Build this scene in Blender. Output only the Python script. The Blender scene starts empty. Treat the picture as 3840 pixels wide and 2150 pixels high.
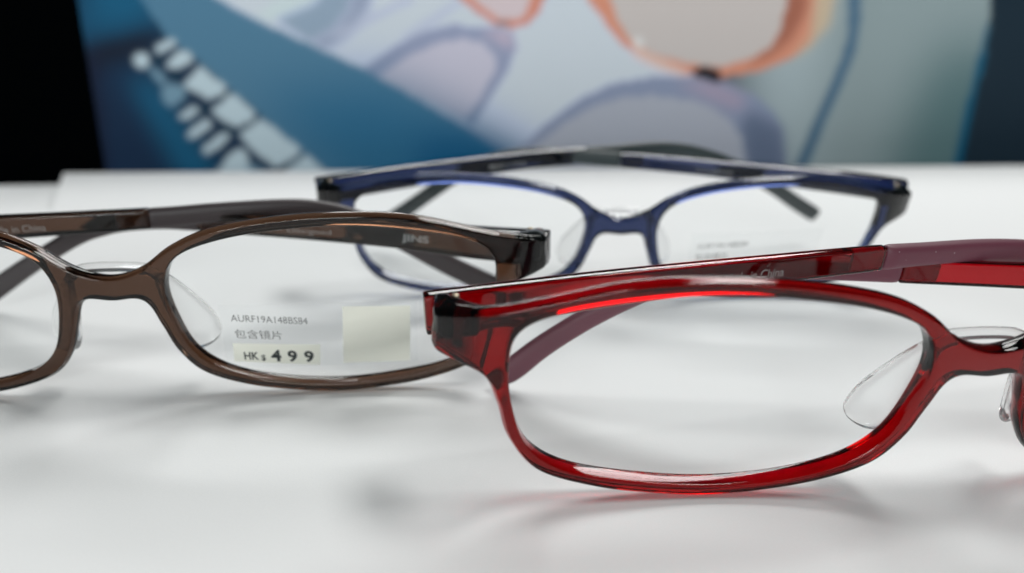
import bpy, math, random
import numpy as np
from mathutils import Matrix, Vector
from mathutils.geometry import delaunay_2d_cdt

S = 0.001                      # everything below is measured in millimetres
SC = bpy.context.scene
COL = SC.collection

# ------------------------------------------------------------------ camera
cam = bpy.data.cameras.new('camera')
cam.sensor_width = 36.0
cam.lens = 2655.24 / 3840 * 36
cam.clip_start = 0.002
cam.clip_end = 20.0
cam.dof.use_dof = True
cam.dof.focus_distance = 0.097
cam.dof.aperture_fstop = 11.5
cam_o = bpy.data.objects.new('camera', cam)
COL.objects.link(cam_o)
cam_o.matrix_world = (Matrix.Translation((0, 0, 53.69 * S)) @ Matrix.Rotation(math.radians(90 - 18.104), 4, 'X')
                      @ Matrix.Rotation(math.radians(0.8445), 4, 'Z'))
SC.camera = cam_o

# ------------------------------------------------------------------ world, lamps, exposure
w = bpy.data.worlds.new('World')
SC.world = w
w.use_nodes = True
w.node_tree.nodes['Background'].inputs['Color'].default_value = (0.55, 0.75, 0.8, 1)
w.node_tree.nodes['Background'].inputs['Strength'].default_value = 0.05
SC.view_settings.view_transform = 'Standard'
SC.view_settings.look = 'None'
SC.view_settings.gamma = 1
SC.view_settings.exposure = 0.0
SC.cycles.max_bounces = 18
SC.cycles.transmission_bounces = 14
SC.cycles.glossy_bounces = 8
SC.cycles.diffuse_bounces = 4
SC.cycles.transparent_max_bounces = 24
SC.cycles.caustics_refractive = True
SC.cycles.caustics_reflective = True
SC.cycles.blur_glossy = 0.3
SC.cycles.sample_clamp_indirect = 25.0


def area(name, loc, target, sx, sy, power, color=(1, 1, 1)):
    l = bpy.data.lights.new(name, 'AREA')
    l.shape = 'RECTANGLE'
    l.size, l.size_y = sx, sy
    l.energy = power
    l.color = color
    o = bpy.data.objects.new(name, l)
    COL.objects.link(o)
    o.location = loc
    o.rotation_euler = (Vector(target) - Vector(loc)).to_track_quat('-Z', 'Y').to_euler()
    return o


area('ceiling_lamp', (0.80, 0.34, 2.00), (0, 0.08, 0), 0.95, 0.45, 22.0, (1.0, 0.995, 0.975))
area('shop_window_lamp', (0.20, 1.53, 1.42), (0, 0.10, 0), 1.5, 0.52, 25.0, (1.0, 1.0, 0.99))
area('front_fill', (-0.30, -1.90, 0.50), (0, 0.42, 0.03), 1.0, 0.6, 22.0, (0.95, 1.0, 1.0))  # unseen fill added from the front to brighten the poster
area('poster_fill', (0.05, 0.24, 0.36), (0.05, 0.50, 0.34), 1.0, 0.06, 0.2, (0.98, 1.0, 1.0))  # no real fixture: small light added close by to lift the printed picture


# ------------------------------------------------------------------ materials
def mat(name):
    m = bpy.data.materials.new(name)
    m.use_nodes = True
    m.node_tree.nodes.clear()
    out = m.node_tree.nodes.new('ShaderNodeOutputMaterial')
    return m, m.node_tree, out


def plastic(name, color, rough=0.4, bump=0.0, scale=2000.0, speck=0.0, spec=0.5, grain=0.0):
    m, t, out = mat(name)
    p = t.nodes.new('ShaderNodeBsdfPrincipled')
    p.inputs['Base Color'].default_value = (*color, 1)
    p.inputs['Roughness'].default_value = rough
    p.inputs['Specular IOR Level'].default_value = spec
    tc = t.nodes.new('ShaderNodeTexCoord')
    if bump:
        n = t.nodes.new('ShaderNodeTexNoise')
        n.inputs['Scale'].default_value = scale
        n.inputs['Detail'].default_value = 3
        t.links.new(tc.outputs['Object'], n.inputs['Vector'])
        b = t.nodes.new('ShaderNodeBump')
        b.inputs['Strength'].default_value = bump
        b.inputs['Distance'].default_value = 0.0001
        t.links.new(n.outputs['Fac'], b.inputs['Height'])
        t.links.new(b.outputs['Normal'], p.inputs['Normal'])
    if grain:                                                     # fine mottling of the paper-like surface
        g1 = t.nodes.new('ShaderNodeTexNoise')
        g1.inputs['Scale'].default_value = 4000
        g1.inputs['Detail'].default_value = 4
        g1.inputs['Roughness'].default_value = 0.8
        t.links.new(tc.outputs['Object'], g1.inputs['Vector'])
        mr = t.nodes.new('ShaderNodeMapRange')
        mr.inputs['From Min'].default_value = 0.3
        mr.inputs['From Max'].default_value = 0.7
        mr.inputs['To Min'].default_value = 1 - grain
        mr.inputs['To Max'].default_value = 1 + grain
        t.links.new(g1.outputs['Fac'], mr.inputs['Value'])
        vm = t.nodes.new('ShaderNodeVectorMath')
        vm.operation = 'SCALE'
        vm.inputs[0].default_value = color
        t.links.new(mr.outputs[0], vm.inputs['Scale'])
        t.links.new(vm.outputs[0], p.inputs['Base Color'])
    if speck:
        v = t.nodes.new('ShaderNodeTexVoronoi')
        v.inputs['Scale'].default_value = 420.0
        t.links.new(tc.outputs['Object'], v.inputs['Vector'])
        r = t.nodes.new('ShaderNodeValToRGB')
        r.color_ramp.elements[0].position = 0.03
        r.color_ramp.elements[0].color = (speck, speck, speck, 1)
        r.color_ramp.elements[1].position = 0.05
        r.color_ramp.elements[1].color = (0, 0, 0, 1)
        t.links.new(v.outputs['Distance'], r.inputs['Fac'])
        mx = t.nodes.new('ShaderNodeMix')
        mx.data_type = 'RGBA'
        mx.inputs[6].default_value = (*color, 1)
        mx.inputs[7].default_value = (0.6, 0.55, 0.57, 1)
        t.links.new(r.outputs['Color'], mx.inputs[0])
        t.links.new(mx.outputs[2], p.inputs['Base Color'])
    t.links.new(p.outputs['BSDF'], out.inputs['Surface'])
    return m


def tinted_glass(name, k, rough=0.0, ior=1.41):
    """clear plastic dyed through: k = absorption per millimetre for r, g, b"""
    m, t, out = mat(name)
    g = t.nodes.new('ShaderNodeBsdfPrincipled')
    g.inputs['Base Color'].default_value = (1, 1, 1, 1)
    g.inputs['Transmission Weight'].default_value = 1
    g.inputs['Roughness'].default_value = rough
    g.inputs['IOR'].default_value = ior
    t.links.new(g.outputs[0], out.inputs['Surface'])
    if k:
        d = max(k) * 1.02
        v = t.nodes.new('ShaderNodeVolumeAbsorption')
        v.inputs['Density'].default_value = d / S
        v.inputs['Color'].default_value = (*[1 - c / d for c in k], 1)
        t.links.new(v.outputs[0], out.inputs['Volume'])
    return m


def clear_sheet(name, tint=(0.985, 0.99, 0.99), haze=0.0, ior=1.5, gloss=1.0):
    """thin clear sheet: see-through with Fresnel reflections and a little haze"""
    m, t, out = mat(name)
    tr = t.nodes.new('ShaderNodeBsdfTransparent')
    tr.inputs['Color'].default_value = (*tint, 1)
    gl = t.nodes.new('ShaderNodeBsdfGlossy')
    gl.inputs['Roughness'].default_value = 0.02
    f = t.nodes.new('ShaderNodeLayerWeight')
    f.inputs['Blend'].default_value = 0.5
    pw = t.nodes.new('ShaderNodeMath')
    pw.operation = 'POWER'
    pw.inputs[1].default_value = 5
    t.links.new(f.outputs['Facing'], pw.inputs[0])
    mu = t.nodes.new('ShaderNodeMath')
    mu.operation = 'MULTIPLY_ADD'
    mu.inputs[1].default_value = 0.9 * gloss
    mu.inputs[2].default_value = 0.035 * gloss
    t.links.new(pw.outputs[0], mu.inputs[0])
    mx = t.nodes.new('ShaderNodeMixShader')
    t.links.new(mu.outputs[0], mx.inputs[0])
    t.links.new(tr.outputs[0], mx.inputs[1])
    t.links.new(gl.outputs[0], mx.inputs[2])
    last = mx.outputs[0]
    if haze:
        df = t.nodes.new('ShaderNodeBsdfDiffuse')
        df.inputs['Color'].default_value = (0.85, 0.87, 0.87, 1)
        m2 = t.nodes.new('ShaderNodeMixShader')
        m2.inputs[0].default_value = haze
        t.links.new(last, m2.inputs[1])
        t.links.new(df.outputs[0], m2.inputs[2])
        last = m2.outputs[0]
    t.links.new(last, out.inputs['Surface'])
    return m


def metal(name, color, rough=0.25):
    m, t, out = mat(name)
    p = t.nodes.new('ShaderNodeBsdfPrincipled')
    p.inputs['Base Color'].default_value = (*color, 1)
    p.inputs['Metallic'].default_value = 1
    p.inputs['Roughness'].default_value = rough
    t.links.new(p.outputs[0], out.inputs['Surface'])
    return m


def paper(name, color):
    m, t, out = mat(name)
    d = t.nodes.new('ShaderNodeBsdfDiffuse')
    r = t.nodes.new('ShaderNodeBsdfTranslucent')
    for n in (d, r):
        n.inputs['Color'].default_value = (*color, 1)
    x = t.nodes.new('ShaderNodeMixShader')
    x.inputs[0].default_value = 0.7
    t.links.new(d.outputs[0], x.inputs[1])
    t.links.new(r.outputs[0], x.inputs[2])
    t.links.new(x.outputs[0], out.inputs['Surface'])
    return m


def s2l(c):
    return tuple((x / 255 / 12.92) if x <= 10.3 else ((x / 255 + 0.055) / 1.055) ** 2.4 for x in c)


M_BOARD = plastic('white_board_surface', (0.79, 0.80, 0.80), 0.62, 0.25, 2600, spec=0.18, grain=0.03)
M_TABLE = plastic('white_table_surface', (0.79, 0.80, 0.80), 0.62, 0.25, 2600, spec=0.18, grain=0.03)
M_DARK = plastic('dark_backdrop', (0.0012, 0.0018, 0.0022), 1.0, spec=0.0)
M_LENS = clear_sheet('clear_lens', gloss=0.35)
M_FILM = clear_sheet('clear_film', haze=0.05, gloss=0.6)
M_PAD = tinted_glass('clear_silicone', None, 0.06, 1.42)
M_PAD.node_tree.nodes['Principled BSDF'].inputs['Transmission Weight'].default_value = 0.9
M_GOLD = metal('gold_screw', (0.34, 0.29, 0.22), 0.4)
M_STEEL = metal('steel_hinge', (0.05, 0.05, 0.055), 0.4)
M_PAPER = paper('cream_sticker_paper', (0.88, 0.88, 0.79))
M_INK = plastic('black_ink', (0.012, 0.018, 0.02), 0.5)
M_GREYINK = plastic('grey_ink', (0.13, 0.13, 0.13), 0.6)
M_PALEINK = clear_sheet('pale_ink', (0.8, 0.8, 0.81), haze=0.25)


# ------------------------------------------------------------------ helpers
def mesh_obj(name, verts, faces, material, parent=None, smooth=True):
    me = bpy.data.meshes.new(name)
    me.from_pydata([tuple(float(c) * S for c in v) for v in verts], [], [tuple(int(i) for i in f) for f in faces])
    me.materials.append(material)
    if smooth:
        me.polygons.foreach_set('use_smooth', [True] * len(me.polygons))
    me.update()
    o = bpy.data.objects.new(name, me)
    COL.objects.link(o)
    o.parent = parent
    return o


def fix_normals(o):
    import bmesh
    bm = bmesh.new()
    bm.from_mesh(o.data)
    bmesh.ops.remove_doubles(bm, verts=bm.verts, dist=1e-7)
    bmesh.ops.recalc_face_normals(bm, faces=bm.faces)
    bm.to_mesh(o.data)
    bm.free()
    o.data.update()


def empty(name, matrix, **props):
    o = bpy.data.objects.new(name, None)
    o.empty_display_size = 0.02
    COL.objects.link(o)
    o.matrix_world = matrix
    for k, v in props.items():
        o[k] = v
    return o


def catmull(P, n=10):
    P = np.array(P, float)
    t = np.linspace(0, 1, n, endpoint=False)[:, None]
    r = []
    for i in range(1, len(P) - 2):
        a, b, c, d = P[i - 1:i + 3]
        r.append(.5 * (2 * b + (c - a) * t + (2 * a - 5 * b + 4 * c - d) * t * t + (3 * b - a - 3 * c + d) * t ** 3))
    return np.vstack(r + [[P[-2]]])


def closed_curve(P, step=0.35):
    P = np.array(P, float)
    c = catmull(np.vstack([P[-1], P, P[0], P[1]]), 16)[:-1]
    return resample(c, step)


def resample(c, step):
    d = np.vstack([c, c[:1]])
    L = np.concatenate([[0], np.cumsum(np.hypot(*np.diff(d, axis=0).T))])
    n = int(round(L[-1] / step))
    t = np.linspace(0, L[-1], n, endpoint=False)
    return np.stack([np.interp(t, L, d[:, 0]), np.interp(t, L, d[:, 1])], 1)


def smooth_loop(c, k=2):
    for _ in range(k):
        c = .25 * np.roll(c, 1, 0) + .5 * c + .25 * np.roll(c, -1, 0)
    return c


def loop_normals(c):
    t = np.roll(c, -1, 0) - np.roll(c, 1, 0)
    t /= np.linalg.norm(t, axis=1)[:, None]
    n = np.stack([t[:, 1], -t[:, 0]], 1)
    a = .5 * np.sum(c[:, 0] * np.roll(c[:, 1], -1) - np.roll(c[:, 0], -1) * c[:, 1])
    return n if a > 0 else -n        # outward


def inside(pts, poly):
    x, y = pts[:, 0], pts[:, 1]
    r = np.zeros(len(pts), bool)
    x1, y1 = poly[-1]
    for x2, y2 in poly:
        if y1 != y2:
            r ^= ((y1 > y) != (y2 > y)) & (x < (x2 - x1) * (y - y1) / (y2 - y1) + x1)
        x1, y1 = x2, y2
    return r


def fill_loops(outer, holes, grid):
    """triangles over a flat region with extra points inside so that it can be bent"""
    lo, hi = outer.min(0), outer.max(0)
    xs = np.arange(lo[0], hi[0], grid)
    ys = np.arange(lo[1], hi[1], grid * .87)
    g = np.array([(x + (j % 2) * grid / 2, y) for j, y in enumerate(ys) for x in xs])
    ok = inside(g, outer)
    for h in holes:
        ok &= ~inside(g, h)
    g = g[ok]
    allb = np.vstack([outer] + holes)
    d = np.array([np.min(np.hypot(*(allb - p).T)) for p in g]) if len(g) else np.zeros(0)
    g = g[d > grid * .5] if len(g) else g
    verts, edges, off = [], [], 0
    for l in [outer] + holes:
        verts += [Vector(p) for p in l]
        edges += [(off + i, off + (i + 1) % len(l)) for i in range(len(l))]
        off += len(l)
    verts += [Vector(p) for p in g]
    v, e, f, ov, oe, of = delaunay_2d_cdt(verts, edges, [], 0, 1e-6)
    V = np.array([tuple(p) for p in v])
    F = np.array([tuple(t) for t in f])
    cen = V[F].mean(1)
    ok = inside(cen, outer)
    for h in holes:
        ok &= ~inside(cen, h)
    idx = np.full(len(V), -1)
    for k, src in enumerate(ov):
        for s_ in src:
            if s_ < off:
                idx[k] = s_
    return V, F[ok], idx, off


# ------------------------------------------------------------------ shape of the eyeglasses (mm; x right, y back, z up)
OUT = [(0.0, 20.96), (4.89, 22.34), (9.67, 25.75), (15.66, 28.36), (24.83, 29.98), (34.91, 30.53), (44.81, 29.92), (54.9, 27.41), (62.98, 25.4), (66.64, 24.3), (66.82, 22.75), (67.06, 19.35), (65.51, 18.52), (61.29, 17.04), (59.53, 13.23), (58.09, 8.18), (54.39, 3.28), (47.07, 0.73), (40.05, -0.26), (32.89, -0.69), (25.59, -0.08), (17.91, 1.39), (11.45, 4.08), (8.0, 8.19), (6.29, 12.73), (4.41, 16.85), (0.0, 16.8)]
INN = [(35.32, 28.6), (24.96, 28.06), (16.3, 26.55), (10.26, 23.95), (8.04, 19.56), (8.58, 13.95), (10.67, 8.33), (15.07, 4.61), (22.69, 2.24), (32.76, 1.27), (43.28, 2.11), (51.09, 3.84), (55.75, 7.3), (57.71, 12.85), (58.33, 18.49), (57.48, 23.16), (53.29, 25.82), (44.85, 27.69)]
C_BOW, K_BOW, T_RIM = 0.00104, 0.0349, 2.4


def bow(x):
    ax = np.abs(x)
    return C_BOW * x * x + K_BOW * np.maximum(ax - 58, 0) ** 2


def back_extra(x, z):
    t = np.clip((np.abs(x) - 60.5) / 5.5, 0, 1)
    return 3.2 * t * t * (3 - 2 * t)


def frame_mesh(name, material, parent):
    o = np.array(OUT)
    right = catmull(np.vstack([o[1] * [-1, 1], o, o[-2] * [-1, 1]]), 12)
    full = np.vstack([right, (right * [-1, 1])[::-1][1:-1]])
    outer = smooth_loop(resample(full, 0.33), 3)
    inn_r = smooth_loop(closed_curve(INN, 0.33), 3)
    inn_l = (inn_r * [-1, 1])[::-1]
    loops = [(outer, 1.0)] + [(inn_r, -1.0), (inn_l, -1.0)]      # material is inside the first, outside the others
    rf, rb = 0.35, 0.3
    V, Fc = [], []
    base = []
    ins_f, ins_b = [], []
    nrm = [smooth_loop(loop_normals(l), 4) * s for l, s in loops]
    NF = 6
    rings_all = []
    for (l, s), n in zip(loops, nrm):
        rings = []
        dome = 0.32 if s > 0 else 0.0                             # the outer wall is gently domed
        for k in range(NF + 1):                                   # front edge rounding, from face to wall
            a = math.pi / 2 * k / NF
            rings.append((l - n * (rf * (1 - math.sin(a)) + dome), rf * (1 - math.cos(a)), 0))
        if dome:
            for t in (-.8, -.6, -.4, -.2, 0):
                rings.append((l - n * dome * t * t, rf + (T_RIM / 2 - rf) * (1 + t), 0))
            for t in (.2, .4, .6, .8):
                rings.append((l - n * dome * t * t, rb + (T_RIM / 2 - rb) * (1 - t), 1))
        for k in range(NF + 1):
            a = math.pi / 2 * (1 - k / NF)
            rings.append((l - n * (rb * (1 - math.sin(a)) + dome), rb * (1 - math.cos(a)), 1))
        idx = []
        for p, h, side in rings:
            b = bow(p[:, 0])
            y = b + h if side == 0 else b + T_RIM + back_extra(p[:, 0], p[:, 1]) - h
            i0 = len(V)
            V += [(q[0], yy, q[1]) for q, yy in zip(p, y)]
            idx.append(i0)
        N = len(l)
        for r in range(len(idx) - 1):
            for i in range(N):
                j = (i + 1) % N
                Fc.append((idx[r] + i, idx[r] + j, idx[r + 1] + j, idx[r + 1] + i))
        rings_all.append((idx[0], idx[-1], rings[0][0], rings[-1][0]))
    for side in (0, 1):
        ls = [r[2 + side] for r in rings_all]
        v, f, idx, off = fill_loops(ls[0], ls[1:], 0.6)
        starts = []
        for r, l in zip(rings_all, ls):
            starts += [r[side] + i for i in range(len(l))]
        mp = {}
        for k in range(len(v)):
            if idx[k] >= 0:
                mp[k] = starts[idx[k]]
            else:
                x, z = v[k]
                dm = min(np.min(np.hypot(*(l - v[k]).T)) for l in ls)
                crown = (0.03 if side == 0 else 0.03) * (1 - math.exp(-dm / 1.0))
                y = bow(x) - crown if side == 0 else bow(x) + T_RIM + back_extra(x, z) + crown
                mp[k] = len(V)
                V.append((x, y, z))
        Fc += [tuple(mp[i] for i in t) for t in f]
    ob = mesh_obj(name, V, Fc, material, parent)
    fix_normals(ob)
    return ob


def lens_mesh(side, parent):
    l = smooth_loop(closed_curve(INN, 0.33), 3)
    n = loop_normals(l)
    if side < 0:
        l = (l * [-1, 1])[::-1]
        n = (n * [-1, 1])[::-1]
    l = l - n * 0.03
    y0, y1 = 0.95, 2.0
    V, F = [], []
    v, f, idx, off = fill_loops(l, [], 2.5)
    mp = {int(idx[k]): k for k in range(len(v)) if idx[k] >= 0}
    N = len(v)
    for y in (y0, y1):
        V += [(p[0], bow(p[0]) + y, p[1]) for p in v]
    for t in f:
        F.append(tuple(t))
        F.append(tuple(N + i for i in t[::-1]))
    W0 = len(V)
    V += [(p[0], bow(p[0]) + y, p[1]) for y in (y0, y1) for p in l]      # the rim wall has its own vertices: a crisp edge
    M = len(l)
    for i in range(M):
        j = (i + 1) % M
        F.append((W0 + i, W0 + j, W0 + M + j, W0 + M + i))
    return mesh_obj('lens', V, F, M_LENS, parent)


def section(w, h, p, n=24):
    a = np.linspace(0, 2 * math.pi, n, endpoint=False)
    c, s = np.cos(a), np.sin(a)
    return np.stack([w / 2 * np.sign(c) * np.abs(c) ** (2 / p), h / 2 * np.sign(s) * np.abs(s) ** (2 / p)], 1)


class Arm:
    """centre line of one folded arm in the upright plane through its hinge"""
    HX, HY = 65.68, 13.0

    def __init__(self, side, phi, prof, thick=1.0):
        self.thick = thick
        self.sd = side
        ph = math.radians(phi)
        self.dir = np.array([-side * math.sin(ph), math.cos(ph), 0])
        self.nrm = np.array([-side * math.cos(ph), -math.sin(ph), 0])     # the inner face, towards the lenses
        self.o = np.array([side * self.HX, self.HY, 0])
        P = np.array(prof, float)
        P = np.vstack([2 * P[0] - P[1], P, 2 * P[-1] - P[-2]])
        self.c = catmull(P, 10)

    def width(self, s):
        k = self.thick
        return float(np.interp(s, [0, 30, 64, 64.01, 80, 120, 140], [2.3 * k, 1.8 * k, 1.6 * k, 2.3, 2.3, 2.0, 1.9]))

    def pt(self, s, z, off=0.0):
        return self.o + self.dir * s + np.array([0, 0, z]) + self.nrm * off

    def zc(self, s):
        return float(np.interp(s, self.c[:, 0], self.c[:, 1]))

    def half(self, s):
        return float(np.interp(s, self.c[:, 0], self.c[:, 2])) / 2

    def sweep(self, name, s0, s1, p, material, parent, grow=0.0, round_ends=(0.5, 0.5), width=None):
        c = self.c
        L = np.concatenate([[0], np.cumsum(np.hypot(*np.diff(c[:, :2], axis=0).T))])
        l0, l1 = np.interp(s0, c[:, 0], L), np.interp(s1, c[:, 0], L)
        ts = list(np.arange(l0, l1, 1.0)) + [l1]
        ts = [l0 + x * round_ends[0] for x in (0, .04, .15, .35, .65)] + [t for t in ts if l0 + round_ends[0] <= t <= l1 - round_ends[1]] + \
             [l1 - x * round_ends[1] for x in (.65, .35, .15, .04, 0)]
        V, F = [], []
        n = 28
        for t in ts:
            s = np.interp(t, L, c[:, 0]); z = np.interp(t, L, c[:, 1]); h = np.interp(t, L, c[:, 2]) + grow
            e = 0.3
            ds = np.interp(t + e, L, c[:, 0]) - np.interp(t - e, L, c[:, 0])
            dz = np.interp(t + e, L, c[:, 1]) - np.interp(t - e, L, c[:, 1])
            q = math.hypot(ds, dz); ds, dz = ds / q, dz / q
            k = 0.0
            for end, r in ((t - l0, round_ends[0]), (l1 - t, round_ends[1])):
                if end < r:
                    k = max(k, r * (1 - math.sqrt(max(0, 1 - (1 - end / r) ** 2))))
            w_ = (width or self.width(s)) + grow
            sec = section(max(w_ - 2 * min(k, w_ * .42), .1), max(h - 2 * k, .1), p, n)
            up = self.dir * (-dz) + np.array([0, 0, ds])
            ctr = self.pt(s, z)
            for a, b in sec:
                V.append(ctr + self.nrm * a + up * b)
        m = len(ts)
        for i in range(m - 1):
            for j in range(n):
                k2 = (j + 1) % n
                F.append((i * n + j, i * n + k2, (i + 1) * n + k2, (i + 1) * n + j))
        F.append(tuple(range(n)))
        F.append(tuple((m - 1) * n + j for j in range(n))[::-1])
        o = mesh_obj(name, V, F, material, parent)
        fix_normals(o)
        return o


def text_points(body, bold=0.0, res=3):
    cu = bpy.data.curves.new('txt', 'FONT')
    cu.body = body
    cu.size = 1.0
    cu.offset = bold
    cu.resolution_u = res
    o = bpy.data.objects.new('txt', cu)
    COL.objects.link(o)
    bpy.context.view_layer.update()
    dg = bpy.context.evaluated_depsgraph_get()
    me = bpy.data.meshes.new_from_object(o.evaluated_get(dg))
    V = np.array([tuple(v.co)[:2] for v in me.vertices])
    F = [tuple(p.vertices) for p in me.polygons]
    bpy.data.objects.remove(o)
    bpy.data.curves.remove(cu)
    bpy.data.meshes.remove(me)
    lo, hi = V.min(0), V.max(0)
    return (V - lo) / (hi - lo), F


def lettering(name, body, place, box, material, parent, bold=0.0, slant=0.0):
    """box = x0, x1, z0, z1 on the surface; place maps (x, z) to a point of it"""
    V, F = text_points(body, bold)
    x0, x1, z0, z1 = box
    P = []
    for u, v in V:
        x = x0 + (x1 - x0) * u
        P.append(place(x, z0 + (z1 - z0) * v + slant * (x - x0)))
    return mesh_obj(name, P, F, material, parent, smooth=False)


def patch(name, corners, place, material, parent, n=14, thick=0.0):
    a, b, c, d = [np.array(p, float) for p in corners]            # tl, tr, br, bl
    V, F = [], []
    for j in range(3):
        for i in range(n + 1):
            u, v = i / n, j / 2
            p = (a * (1 - u) + b * u) * (1 - v) + (d * (1 - u) + c * u) * v
            V.append(place(*p))
    for j in range(2):
        for i in range(n):
            q = j * (n + 1) + i
            F.append((q, q + n + 1, q + n + 2, q + 1))
    return mesh_obj(name, V, F, material, parent, smooth=False)


def tube(name, pts, r, material, parent, n=14, flat=1.0):
    P = catmull(np.vstack([2 * np.array(pts[0]) - pts[1], pts, 2 * np.array(pts[-1]) - pts[-2]]), 6)
    V, F = [], []
    for i, p in enumerate(P):
        t = P[min(i + 1, len(P) - 1)] - P[max(i - 1, 0)]
        t /= np.linalg.norm(t)
        a = np.cross(t, [0, 0, 1.0]); a /= np.linalg.norm(a)
        b = np.cross(a, t)
        k = min(i, len(P) - 1 - i)
        rr = r * (0.35, .8, 1.0)[min(k, 2)]
        for q in range(n):
            an = 2 * math.pi * q / n
            V.append(p + a * math.cos(an) * rr * flat + b * math.sin(an) * rr)
    m = len(P)
    for i in range(m - 1):
        for j in range(n):
            k2 = (j + 1) % n
            F.append((i * n + j, i * n + k2, (i + 1) * n + k2, (i + 1) * n + j))
    F.append(tuple(range(n)))
    F.append(tuple((m - 1) * n + j for j in range(n))[::-1])
    o = mesh_obj(name, V, F, material, parent)
    fix_normals(o)
    return o


PAD_OUTLINE = [(6.6, 20.8), (8.3, 19.0), (10.4, 16.0), (12.3, 12.9), (13.0, 10.8), (13.3, 9.1), (12.5, 7.4), (10.7, 6.4), (9.2, 6.6), (8.2, 8.2),
               (7.2, 12.0), (6.3, 16.5), (6.0, 19.8)]


def pad_mesh(side, parent):
    l = smooth_loop(closed_curve(PAD_OUTLINE, 0.4), 2)
    n = loop_normals(l)
    th = 1.7
    ring = []
    for a in np.linspace(0, math.pi, 9):
        ring.append((l - n * (.85 * (1 - math.sin(a))), -math.cos(a) * th / 2))
    y = lambda x: 3.4 + (x - 7) * 0.42
    V, F = [], []
    N = len(l)
    for p, d in ring:
        V += [(side * q[0], y(q[0]) + d, q[1]) for q in p]
    for r in range(len(ring) - 1):
        for i in range(N):
            j = (i + 1) % N
            F.append((r * N + i, r * N + j, (r + 1) * N + j, (r + 1) * N + i))
    for k, r0, dy in ((0, 0, -th / 2), (1, (len(ring) - 1) * N, th / 2)):
        v, f, idx, off = fill_loops(ring[0][0] if k == 0 else ring[-1][0], [], 1.0)
        mp = {}
        for q in range(len(v)):
            if idx[q] >= 0:
                mp[q] = r0 + int(idx[q])
            else:
                mp[q] = len(V)
                V.append((side * v[q][0], y(v[q][0]) + dy, v[q][1]))
        F += [tuple(mp[i] for i in t) for t in f]
    o = mesh_obj('nose_pad', V, F, M_PAD, parent)
    fix_normals(o)
    return o


def disc(name, c, r, h, material, parent, n=24):
    """a low domed screw head, axis up, with a slot"""
    V, F = [], []
    prof = [(r, -h), (r, 0), (r * .9, h * .5), (r * .6, h * .8), (r * .25, h * .9)]
    for rr, z in prof:
        for i in range(n):
            a = 2 * math.pi * i / n
            x, y = rr * math.cos(a), rr * math.sin(a)
            zz = z - (h * .5 if abs(y) < r * .18 and z > 0 else 0)
            V.append((c[0] + x, c[1] + y, c[2] + zz))
    for k in range(len(prof) - 1):
        for i in range(n):
            j = (i + 1) % n
            F.append((k * n + i, k * n + j, (k + 1) * n + j, (k + 1) * n + i))
    F.append(tuple(range(n))[::-1])
    F.append(tuple((len(prof) - 1) * n + i for i in range(n)))
    return mesh_obj(name, V, F, material, parent)


def bevel_box(name, c, d, material, parent, r=0.3):
    import bmesh
    bm = bmesh.new()
    bmesh.ops.create_cube(bm, size=1)
    for v in bm.verts:
        v.co = Vector((c[0] + v.co.x * d[0], c[1] + v.co.y * d[1], c[2] + v.co.z * d[2])) * S
    bmesh.ops.bevel(bm, geom=list(bm.edges), offset=r * S, segments=3, profile=.5, affect='EDGES')
    me = bpy.data.meshes.new(name)
    bm.to_mesh(me)
    bm.free()
    me.materials.append(material)
    o = bpy.data.objects.new(name, me)
    COL.objects.link(o)
    o.parent = parent
    return o

# ------------------------------------------------------------------ setting: board, table, backdrop
def prism(name, outline, z0, z1, material, r=0.8, **props):
    """flat slab with a rounded top edge"""
    l = np.array(outline, float)
    V, F = [], []
    N = len(l)
    n = loop_normals(l)
    rings = [(l, z0), (l, z1 - r)]
    for k in range(1, 5):
        a = math.pi / 2 * k / 4
        rings.append((l - n * r * (1 - math.cos(a)), z1 - r + r * math.sin(a)))
    for p, z in rings:
        V += [(q[0], q[1], z) for q in p]
    for k in range(len(rings) - 1):
        for i in range(N):
            j = (i + 1) % N
            F.append((k * N + i, k * N + j, (k + 1) * N + j, (k + 1) * N + i))
    F.append(tuple((len(rings) - 1) * N + i for i in range(N)))
    F.append(tuple(range(N))[::-1])
    o = mesh_obj(name, V, F, material, smooth=False)
    fix_normals(o)
    for k, v in props.items():
        o[k] = v
    return o


prism('display_board', [(-500, -180), (600, -180), (600, 440), (-204, 320.5), (-163, 246), (-500, 236)], -3.95, 0, M_BOARD,
      label='thin white board under the three pairs of glasses, its corner raised over the table', category='board')
prism('table', [(-900, -600), (900, -600), (900, 300), (600, 300), (560, 330), (-100, 332), (-226, 309), (-900, 270)], -40, -4, M_TABLE, kind='structure')
bd = mesh_obj('backdrop', [(-1500, 700, -700), (1500, 700, -700), (1500, 700, 200), (-1500, 700, 200)], [(0, 1, 2, 3)], M_DARK, smooth=False)
bd['kind'] = 'structure'

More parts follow.
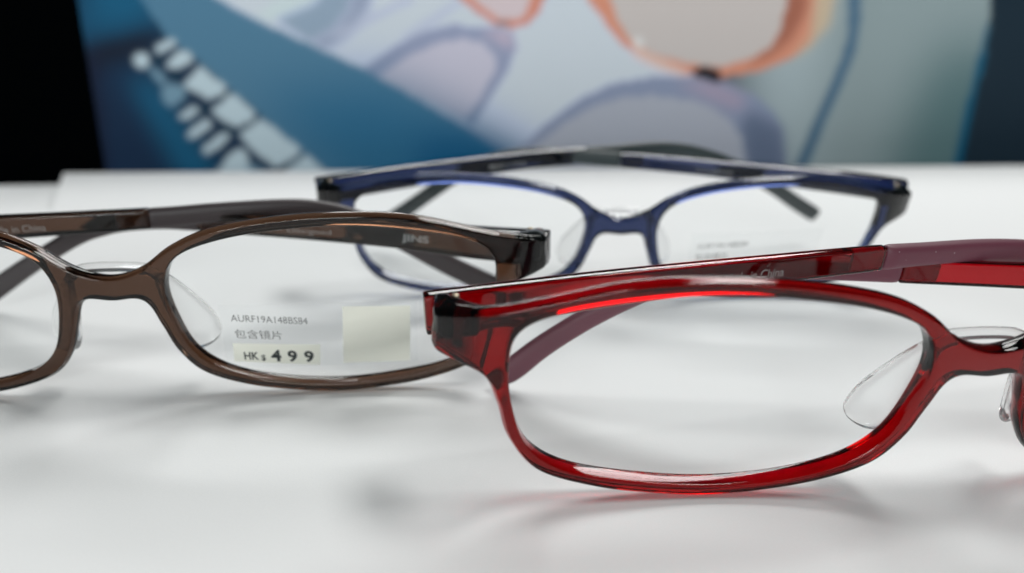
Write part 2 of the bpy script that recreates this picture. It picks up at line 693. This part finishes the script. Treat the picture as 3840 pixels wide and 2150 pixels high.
# ------------------------------------------------------------------ the printed picture behind (a flat poster)
POSTER=[
([(-222.5, 134.1), (-136.4, 137.9), (-155.6, 81.0), (-173.5, 45.0), (-93.7, -90.0), (-246.8, -84.7), (-236.8, -21.0), (-233.1, 57.9)], (0, 35, 65), 0.0),
([(-223.6, 116.0), (-178.2, 117.7), (-191.7, 65.4), (-232.1, 55.9)], (0, 85, 120), 25),
([(-211.9, 37.6), (-198.1, 37.7), (-166.5, -21.8), (-188.6, -21.5)], (0, 85, 120), 16),
([(-230.7, 55.9), (-198.8, 63.2), (-188.0, 62.1), (-200.4, 51.6), (-226.8, 43.0), (-231.9, 40.2)], (0, 12, 35), 10),
([(-230.1, 55.9), (-225.5, 51.3), (-230.4, -21.0), (-236.8, -21.0)], (0, 15, 45), 8),
([(-209.5, 138.8), (108.3, 153.1), (139.1, -135.7), (7.9, -129.6), (-54.9, 11.1), (-94.6, 43.1), (-175.1, 82.7), (-200.6, 106.3)], (196, 203, 222), 0.0),
([(120.4, 140.7), (201.7, 144.0), (244.9, -92.3), (178.9, -90.2), (147.7, -9.8)], (160, 173, 178), 45),
([(192.5, 143.6), (317.0, 148.7), (385.4, -96.8), (178.9, -90.2), (193.5, -10.1)], (138, 152, 155), 45),
([(267.0, 63.6), (319.1, 64.4), (337.2, -95.2), (244.9, -92.3), (249.3, -0.9)], (88, 115, 118), 45),
([(-132.9, 70.6), (-107.9, 82.1), (-104.4, 114.0), (-86.5, 108.1), (-92.5, 77.0), (-101.8, 65.7), (-115.3, 59.2)], (140, 158, 178), 3),
([(-115.3, 59.2), (-101.8, 65.7), (-92.5, 77.0), (-87.9, 108.0), (-76.5, 108.4), (-81.6, 77.2), (-93.3, 63.1), (-106.9, 54.4)], (146, 156, 180), 4),
([(-142.7, 71.1), (-127.7, 83.0), (-106.3, 84.9), (-113.9, 77.9), (-137.3, 68.8)], (195, 208, 226), 4),
([(-104.5, 63.0), (-59.4, 83.4), (-56.3, 82.0), (-96.7, 62.3)], (176, 182, 202), 3),
([(-64.9, 62.9), (-32.2, 83.3), (-29.8, 81.1), (-60.1, 59.9)], (182, 188, 206), 3),
([(-87.3, 44.8), (-69.9, 56.7), (-53.5, 65.0), (-37.2, 69.1), (-16.7, 68.8), (-2.6, 66.7), (0.5, 57.7), (-4.8, 44.1), (-16.6, 26.1), (-24.3, 13.6), (-30.3, 18.2)], (144, 151, 178), 1),
([(-78.6, 40.9), (-62.0, 51.7), (-45.5, 59.4), (-29.1, 62.3), (-18.4, 59.8), (-11.7, 53.6), (-11.6, 45.6), (-20.9, 27.7), (-29.4, 17.8)], (192, 188, 204), 1),
([(-20.9, 67.1), (-2.6, 66.7), (-1.2, 56.9), (-5.0, 57.6)], (186, 172, 190), 5),
([(-200.5, 79.9), (-204.0, 110.5), (-188.8, 135.6), (-242.3, 150.7), (-214.3, 134.5), (-162.5, 80.8), (-142.8, 70.1), (-108.4, 54.7), (-86.8, 45.1), (-66.5, 34.3), (-27.7, 11.8), (-10.0, -0.1), (67.4, -41.6), (72.6, -124.3), (-61.2, -118.5), (-110.6, -12.1), (-124.9, 0.4), (-146.7, 21.4), (-161.3, 34.5), (-176.4, 49.9), (-189.0, 60.0)], (75, 118, 145), 0.0),
([(-200.5, 79.9), (-208.2, 116.6), (-250.6, 138.7), (-219.6, 140.2), (-162.5, 80.8)], (75, 118, 145), 0.0),
([(-146.6, 31.0), (-72.1, 38.9), (-1.9, -0.1), (68.0, -50.3), (72.6, -124.3), (-61.2, -118.5), (-110.6, -12.1), (-124.9, 0.4)], (38, 100, 135), 40),
([(-57.7, 8.7), (-27.7, 11.8), (-1.9, -0.1), (68.0, -50.3), (72.6, -124.3), (-61.2, -118.5)], (8, 84, 125), 25),
([(4.5, 1.7), (22.6, 17.9), (39.8, 29.7), (57.1, 38.2), (83.6, 42.6), (108.7, 42.8), (129.7, 39.6), (149.4, 32.1), (163.1, 22.6), (170.2, 12.8), (175.7, -11.7), (185.3, -64.7), (-11.8, -60.0), (-29.6, -12.8)], (134, 143, 168), 0.0),
([(145.8, 23.4), (160.9, 17.3), (170.2, 12.8), (176.2, -11.7), (185.3, -64.7), (156.6, -64.0), (148.6, -7.0), (142.3, 12.8)], (98, 110, 134), 9),
([(97.4, 40.2), (120.4, 40.4), (145.0, 29.5), (139.1, 23.3), (111.8, 33.5)], (165, 150, 170), 9),
([(12.4, 1.6), (31.5, 16.2), (48.9, 25.5), (66.5, 30.7), (84.5, 31.7), (110.1, 28.8), (122.0, 25.0), (135.1, 17.2), (144.0, 6.6), (148.3, -8.8), (155.6, -64.0), (-11.8, -60.0)], (166, 169, 181), 1),
([(-34.6, 87.0), (-30.6, 82.6), (-22.5, 76.3), (-12.6, 70.4), (-3.4, 68.5), (5.7, 69.7), (12.3, 75.5), (16.3, 83.7), (17.8, 88.3)], (204, 132, 112), 1),
([(-28.1, 87.1), (-24.1, 82.7), (-16.7, 77.2), (-10.1, 73.1), (-0.2, 72.2), (5.2, 75.4), (8.0, 83.5), (7.9, 88.0)], (205, 188, 192), 1),
([(-12.2, 71.6), (-3.1, 71.9), (-3.0, 69.0), (-11.3, 69.1)], (50, 25, 45), 2),
([(35.5, 96.7), (41.6, 84.3), (54.4, 69.6), (64.6, 59.9), (77.3, 52.3), (92.5, 46.1), (110.3, 43.5), (127.8, 43.0), (150.4, 46.3), (168.8, 53.4), (182.0, 62.4), (187.8, 75.2), (190.6, 87.8), (190.0, 100.9)], (206, 138, 114), 1),
([(71.9, 58.9), (84.5, 53.5), (105.0, 46.2), (102.7, 43.5), (85.0, 47.8), (69.8, 54.4)], (225, 190, 180), 3),
([(159.8, 100.1), (174.8, 100.5), (176.6, 80.8), (168.7, 64.9), (157.2, 55.6), (142.6, 49.7), (146.9, 55.5), (158.5, 64.7)], (158, 98, 80), 6),
([(181.1, 100.7), (193.8, 101.1), (193.1, 74.4), (179.9, 59.4), (170.4, 53.5), (181.3, 67.4)], (190, 172, 148), 6),
([(50.5, 97.1), (54.7, 84.6), (60.1, 72.9), (68.8, 61.9), (82.7, 55.0), (107.9, 49.7), (127.1, 48.8), (144.6, 54.0), (156.2, 60.6), (160.8, 70.4), (162.7, 87.1), (161.6, 100.2)], (191, 182, 179), 1),
([(70.1, 63.3), (74.5, 63.3), (75.2, 59.6), (71.2, 58.9)], (240, 240, 240), 3),
([(107.7, 47.0), (114.3, 48.6), (124.5, 47.4), (126.4, 39.5), (120.7, 40.2), (109.1, 43.1)], (10, 16, 28), 1),
([(197.0, 112.5), (205.5, 112.7), (210.5, 88.3), (213.0, 71.4), (211.7, 56.7), (206.8, 38.9), (200.1, 18.9), (193.0, -7.3), (182.3, -39.2), (171.9, -39.0), (183.7, -6.3), (191.8, 19.8), (198.6, 39.7), (203.6, 57.4), (204.7, 71.2)], (80, 108, 130), 1.5),
([(298.4, 77.3), (301.0, 77.4), (303.4, 55.2), (301.9, 22.0), (303.7, -12.8), (316.0, -94.6), (303.2, -94.2), (294.9, -12.8), (295.0, 23.8), (297.1, 59.6)], (0, 80, 110), 3),
([(282.5, 147.3), (408.9, 152.5), (498.8, -100.4), (311.3, -94.4), (301.5, -12.8), (300.9, 23.8), (301.9, 57.0), (299.5, 80.0)], (26, 42, 54), 1),
([(-196.5, 54.8), (-189.1, 59.3), (-185.6, 59.4), (-185.0, 56.7), (-191.3, 52.8), (-196.2, 52.0)], (184, 201, 210), 1.2),
([(-191.0, 46.9), (-186.6, 51.8), (-180.8, 54.3), (-177.1, 50.6), (-178.9, 47.0), (-185.5, 44.2), (-190.4, 44.1)], (184, 201, 210), 1.2),
([(-184.5, 35.0), (-174.8, 45.7), (-161.3, 34.5), (-163.8, 30.8), (-172.0, 27.5), (-176.6, 30.8)], (184, 201, 210), 1.2),
([(-170.5, 22.1), (-158.7, 31.6), (-146.8, 20.7), (-150.1, 16.3), (-157.8, 12.9), (-166.1, 16.2)], (184, 201, 210), 1.2),
([(-157.4, 8.8), (-144.2, 17.7), (-124.1, 0.4), (-127.5, -4.2), (-138.5, -10.0), (-151.0, -0.3)], (184, 201, 210), 1.2),
([(-136.5, -13.5), (-121.3, -2.7), (-109.9, -13.7), (-98.5, -30.6), (-122.4, -38.4)], (184, 201, 210), 1.2),
([(-207.5, 49.4), (-204.4, 51.9), (-200.4, 51.6), (-199.9, 47.5), (-202.0, 44.7), (-205.4, 44.6), (-207.9, 46.7)], (184, 201, 210), 1.2),
([(-188.6, 19.1), (-180.2, 24.2), (-176.7, 23.5), (-178.5, 20.6), (-184.6, 16.9), (-188.2, 16.9)], (184, 201, 210), 1.2),
([(-185.5, 9.6), (-175.4, 16.9), (-170.4, 16.2), (-172.2, 13.3), (-179.3, 8.1), (-184.5, 6.6)], (184, 201, 210), 1.2),
([(-178.7, 0.6), (-168.4, 8.8), (-163.2, 9.5), (-162.0, 7.3), (-171.5, -0.2), (-176.8, -2.1)], (184, 201, 210), 1.2),
([(-173.0, -13.2), (-161.3, -0.2), (-154.6, 0.5), (-154.4, -4.8), (-150.8, -14.1), (-152.3, -29.8), (-173.9, -21.7)], (184, 201, 210), 1.2),
([(-201.0, 46.8), (-194.8, 42.0), (-191.4, 36.3), (-195.7, 34.9), (-199.1, 40.5)], (112, 145, 165), 1.5),
([(-196.7, 32.8), (-190.7, 36.4), (-184.5, 35.0), (-183.1, 29.3), (-191.6, 23.5), (-194.8, 26.3)], (112, 145, 165), 1.5),
([(-155.3, -6.4), (-146.1, -11.1), (-135.8, -14.3), (-151.6, -21.9)], (112, 145, 165), 1.5),
([(-197.5, 50.3), (-193.6, 51.0), (-192.2, 48.3), (-195.0, 45.8), (-197.5, 47.5)], (0, 48, 66), 1.5),
([(-189.9, 42.4), (-185.7, 42.8), (-185.0, 39.9), (-189.0, 38.1)], (0, 48, 66), 1.5),
([(-176.6, 25.0), (-173.0, 25.0), (-172.0, 21.4), (-175.7, 20.6)], (0, 48, 66), 1.5),
([(-168.3, 16.2), (-163.5, 13.3), (-159.3, 11.8), (-160.4, 8.8), (-165.9, 11.0)], (0, 48, 66), 1.5)]

def build_poster():
    yaw = math.radians(8.4)
    mw = Matrix.Translation((0, 0.430, 0)) @ Matrix.Rotation(yaw, 4, 'Z')
    root = empty('poster', mw, label='large blue advertising picture of orange sunglasses and their shadow, standing behind the board', category='poster')
    x0, x1, z0, z1, st = -231.0, 400.0, -60.0, 130.0, 1.5
    xs = np.arange(x0, x1 + .1, st); zs = np.arange(z0, z1 + .1, st)
    nx, nz = len(xs), len(zs)
    X, Z = np.meshgrid(xs, zs)
    pts = np.stack([X.ravel(), Z.ravel()], 1)
    img = np.zeros((nz, nx, 3)) + np.array(s2l((0, 25, 50)))

    def blur(m, sig):
        if sig <= 0:
            return m
        r = int(3 * sig / st) + 1
        k = np.exp(-.5 * (np.arange(-r, r + 1) * st / sig) ** 2); k /= k.sum()
        p = np.pad(m, r, mode='edge')
        p = np.apply_along_axis(lambda v: np.convolve(v, k, 'valid'), 0, p)
        return np.apply_along_axis(lambda v: np.convolve(v, k, 'valid'), 1, p)
    for poly, col, bl in POSTER:
        m = inside(pts, poly).reshape(nz, nx).astype(float)
        m = blur(m, max(bl, .8) * 0.33 + .6)[..., None]
        c = np.array(s2l(col))
        img = img * (1 - m) + c * m
    img = np.clip(img * PRINT_GAIN, 0, .9)
    V = [(x, 0, z) for z in zs for x in xs]
    F = [(j * nx + i, j * nx + i + 1, (j + 1) * nx + i + 1, (j + 1) * nx + i) for j in range(nz - 1) for i in range(nx - 1)]
    m, t, out = mat('printed_picture')
    p = t.nodes.new('ShaderNodeBsdfPrincipled')
    a = t.nodes.new('ShaderNodeVertexColor')
    a.layer_name = 'print'
    t.links.new(a.outputs['Color'], p.inputs['Base Color'])
    p.inputs['Roughness'].default_value = 0.6
    p.inputs['Specular IOR Level'].default_value = 0.2
    t.links.new(p.outputs[0], out.inputs['Surface'])
    o = mesh_obj('printed_picture', V, F, m, root, smooth=False)
    ca = o.data.color_attributes.new('print', 'FLOAT_COLOR', 'POINT')
    ca.data.foreach_set('color', np.concatenate([img.reshape(-1, 3), np.ones((nx * nz, 1))], 1).ravel().astype('f'))
    bevel_box('panel', ((x0 + x1) / 2, 3.3, (z0 + z1) / 2), (x1 - x0, 6, z1 - z0), M_DARK, root, .3)


PRINT_GAIN = 1.38
build_poster()

# ------------------------------------------------------------------ three pairs of eyeglasses
ARMS = {
    'red': (
        (82.6, [(-2.3, 21.2, 5.5), (12, 21.9, 5.2), (25, 22.5, 4.8), (46, 23.1, 4.1), (62, 23.4, 3.7), (70, 23.4, 3.3), (80, 23.2, 3.3), (88, 22.5, 3.5),
                (95, 21.2, 3.8), (102, 18.6, 4.0), (110, 14.2, 4.1), (118, 8.8, 4.3), (126, 3.4, 4.5), (131, .3, 4.4)]),
        (80.3, [(-2.3, 21.1, 5.6), (12, 20.9, 5.2), (25, 20.6, 4.6), (45, 20.2, 3.9), (60, 20.0, 3.7), (75, 19.7, 3.5), (85, 19.0, 3.4), (92, 17.8, 3.3), (98, 15.8, 3.3),
                (103, 13.2, 3.3), (108.5, 10.2 - .6, 3.4), (113, 6.1, 3.5), (117, 2.6, 3.7), (121, -1.5, 4.0), (123.8, -3.7, 3.5)])),
    'brown': (
        (78.8, [(-2.3, 20.8, 5.7), (12, 21.2, 5.2), (25, 21.5, 4.7), (45, 21.5, 3.9), (65, 21.5, 3.6), (75, 21.8, 3.5), (87, 21.8, 3.5), (93.5, 20.9, 3.7),
                (100, 18.6, 3.9), (108, 14.2, 4.0), (117, 8.1, 4.1), (124, 3.8, 4.3), (131, -.3, 4.5), (134, -2.1, 4.3)]),
        (75.5, [(-2.3, 20.7, 5.6), (10, 20.4, 5.5), (25, 20.6, 4.7), (45, 20.2, 4.0), (64, 19.6, 3.6), (72, 19.2, 3.5), (80, 18.0, 3.5), (85, 16.6, 3.5),
                (90, 14.7, 3.5), (96, 11.4, 3.4), (104, 6.6, 3.6), (112.5, 1.2, 4.1), (119, -3, 4.3)])),
    'blue': (
        (74.3, [(-2.3, 21.3, 5.5), (20, 22.3, 5.0), (40, 22.9, 4.4), (52, 23.0, 4.1), (64, 22.6, 4.0), (71, 22.4, 3.9), (83, 22.1, 3.8), (92, 20.4, 3.8),
                (100, 17.7, 3.8), (106, 15.1, 3.8), (114, 11.2, 3.8), (123, 5.85, 3.8), (131, .5, 4.0), (137, -3.3, 4.2), (141, -5.8, 4.0)]),
        (77.5, [(-2.3, 22.0, 5.5), (11, 22.7, 5.1), (38, 23.1, 4.0), (51, 23.1, 3.7), (64, 22.9, 3.6), (75, 22.7, 3.5), (85, 22.1, 3.5), (92, 20.7, 3.5),
                (99, 17.9, 3.5), (105, 14.2, 3.5), (110.5, 9.9, 3.6), (121.3, .9, 4.0), (128, -4.2, 4.2)])),
}


def eyeglasses(kind, pos, yaw, lean, lift, label, m_frame, m_sleeve, m_core):
    mw = (Matrix.Translation((pos[0] * S, pos[1] * S, lift * S)) @ Matrix.Rotation(math.radians(yaw), 4, 'Z')
          @ Matrix.Rotation(math.radians(-lean), 4, 'X'))
    root = empty('eyeglasses', mw, label=label, category='eyeglasses', group='eyeglasses standing half folded on the white board')
    front = frame_mesh('frame_front', m_frame, root)
    for sd in (-1, 1):
        lens_mesh(sd, root)
        pad_mesh(sd, root)
    tube('nose_bridge_pad', [(-7.0, 3.3, 19.6), (-5.2, 3.5, 20.9), (-2, 3.5, 21.3), (2, 3.5, 21.3), (5.2, 3.5, 20.9), (7.0, 3.3, 19.6)], .8, M_PAD, root, flat=1.0)
    arms = []
    for sd, (phi, prof) in zip((-1, 1), ARMS[kind]):
        A = Arm(sd, phi, prof, {'red': 1.0, 'brown': 1.5, 'blue': 1.3}[kind])
        a = A.sweep('temple_arm', -2.2, 63.6, 7, m_frame, root, round_ends=(.35, .25))
        A.sweep('arm_sleeve', 63.7, prof[-1][0], 2.8, m_sleeve, a, grow=.12, round_ends=(.3, 1.6))
        A.sweep('arm_core', 58.2, 63.3, 6, m_core, a, grow=-1.0, round_ends=(.2, .2), width=1.9)
        h = bevel_box('hinge', (sd * 63.4, 10.8, 21.2), (3.6, 2.0, 3.2), M_STEEL, root, .8)
        disc('hinge_screw', (sd * 64.2, 10.2, 24.8), 0.55, .35, M_GOLD, h)
        arms.append((A, a))
    return root, front, arms


M_RED = tinted_glass('red_clear_plastic', (0.5, 3.6, 2.8))
M_BROWN = tinted_glass('brown_clear_plastic', (0.95, 1.25, 1.5))
M_BLUE = tinted_glass('blue_clear_plastic', (1.4, 1.22, 0.82))
S_RED = plastic('plum_rubber', s2l((100, 52, 66)), 0.5, .15, 3000, speck=.5)
S_BROWN = plastic('dark_brown_rubber', s2l((48, 39, 41)), 0.5, .15, 3000)
S_BLUE = plastic('dark_slate_rubber', s2l((44, 56, 58)), 0.5, .15, 3000)
K_RED = plastic('red_core', (0.25, 0.004, 0.012), 0.4)
K_BROWN = plastic('brown_core', (0.10, 0.04, 0.02), 0.4)
K_BLUE = plastic('blue_core', (0.02, 0.03, 0.08), 0.4)

red, red_front, red_arms = eyeglasses('red', (57.74, 81.35), 7.303, -9.19, 0.34, 'clear red framed glasses with plum arm sleeves, sharp and nearest, without any price label',
                                      M_RED, S_RED, K_RED)
brown, brown_front, brown_arms = eyeglasses('brown', (-60.61, 102.72), 4.158, -6.77, 0.44, 'clear brown framed glasses with a cream price sticker on the lens',
                                            M_BROWN, S_BROWN, K_BROWN)
blue, blue_front, blue_arms = eyeglasses('blue', (23.49, 155.74), 2.376, -16.37, 0.07, 'blurred navy blue framed glasses standing farthest back, before the poster',
                                         M_BLUE, S_BLUE, K_BLUE)


def on_lens(x, z, lift=0.03):
    return (x, float(bow(np.array(x))) + 0.95 - lift, z)


# lettering and stickers on the right lens of the brown pair
film = patch('label_film', [(15.0, 15.8), (45.6, 15.4), (45.4, 4.0), (15.0, 4.4)], lambda x, z: on_lens(x, z, .02), M_FILM, brown)
lettering('code_lettering', 'AURF19A148BS84', lambda x, z: on_lens(x, z, .04), (16.7, 28.3, 12.9, 14.1), M_GREYINK, film, slant=-.085)
lettering('chinese_lettering', '包含镜片', lambda x, z: on_lens(x, z, .04), (16.9, 24.1, 9.9, 11.5), M_GREYINK, film, slant=-.085)
patch('blank_sticker', [(33.9, 14.9), (44.5, 14.5), (44.1, 4.3), (33.3, 4.6)], lambda x, z: on_lens(x, z, .05), M_PAPER, brown)
ps = patch('price_sticker', [(16.4, 9.0), (29.9, 8.2), (29.6, 4.4), (16.2, 5.7)], lambda x, z: on_lens(x, z, .06), M_PAPER, brown)
for body, x0, x1, z0, z1, b in (('HK', 17.85, 20.1, 5.95, 7.35, .025), ('$', 20.45, 21.15, 5.5, 6.75, .02), ('4', 22.0, 23.6, 5.45, 7.6, .035),
                                ('9', 24.6, 26.1, 5.2, 7.35, .035), ('9', 27.2, 28.7, 5.0, 7.15, .035)):
    lettering('price_lettering', body, lambda x, z: on_lens(x, z, .08), (x0, x1, z0, z1), M_INK, ps, bold=b, slant=-.06)
# the same kind of label on the right lens of the blue pair, far out of focus
film = patch('label_film', [(16.2, 16.8), (46.5, 17.6), (46.5, 5.0), (16.2, 5.0)], lambda x, z: on_lens(x, z, .02), M_FILM, blue)
lettering('code_lettering', 'AURF19A148BS84', lambda x, z: on_lens(x, z, .04), (17.8, 29.4, 12.9, 14.1), M_GREYINK, film, slant=.05)
lettering('chinese_lettering', '包含镜片', lambda x, z: on_lens(x, z, .04), (17.8, 25.3, 9.9, 11.5), M_GREYINK, film, slant=.05)


def arm_text(arm, body, s0, s1, z0, z1, bold=0.01):
    A, parent = arm
    flip = A.sd > 0                       # on the right arm the hinge is on the reader's right
    a, b = (s1, s0) if flip else (s0, s1)

    def place(u, v):
        s = a + (b - a) * u
        return A.pt(s, A.zc(s) + v, A.width(s) / 2 + .03)
    return lettering('arm_lettering', body, place, (0, 1, z0, z1), M_PALEINK, parent, bold=bold)


for arms in (red_arms, brown_arms, blue_arms):
    arm_text(arms[0], 'Made in China', 38.2, 47.2, -.75, .55)
    arm_text(arms[1], 'Designed', 37.0, 45.5, -.9, .3)
    arm_text(arms[1], 'JINS', 18.8, 23.8, -1.0, .7, .03)
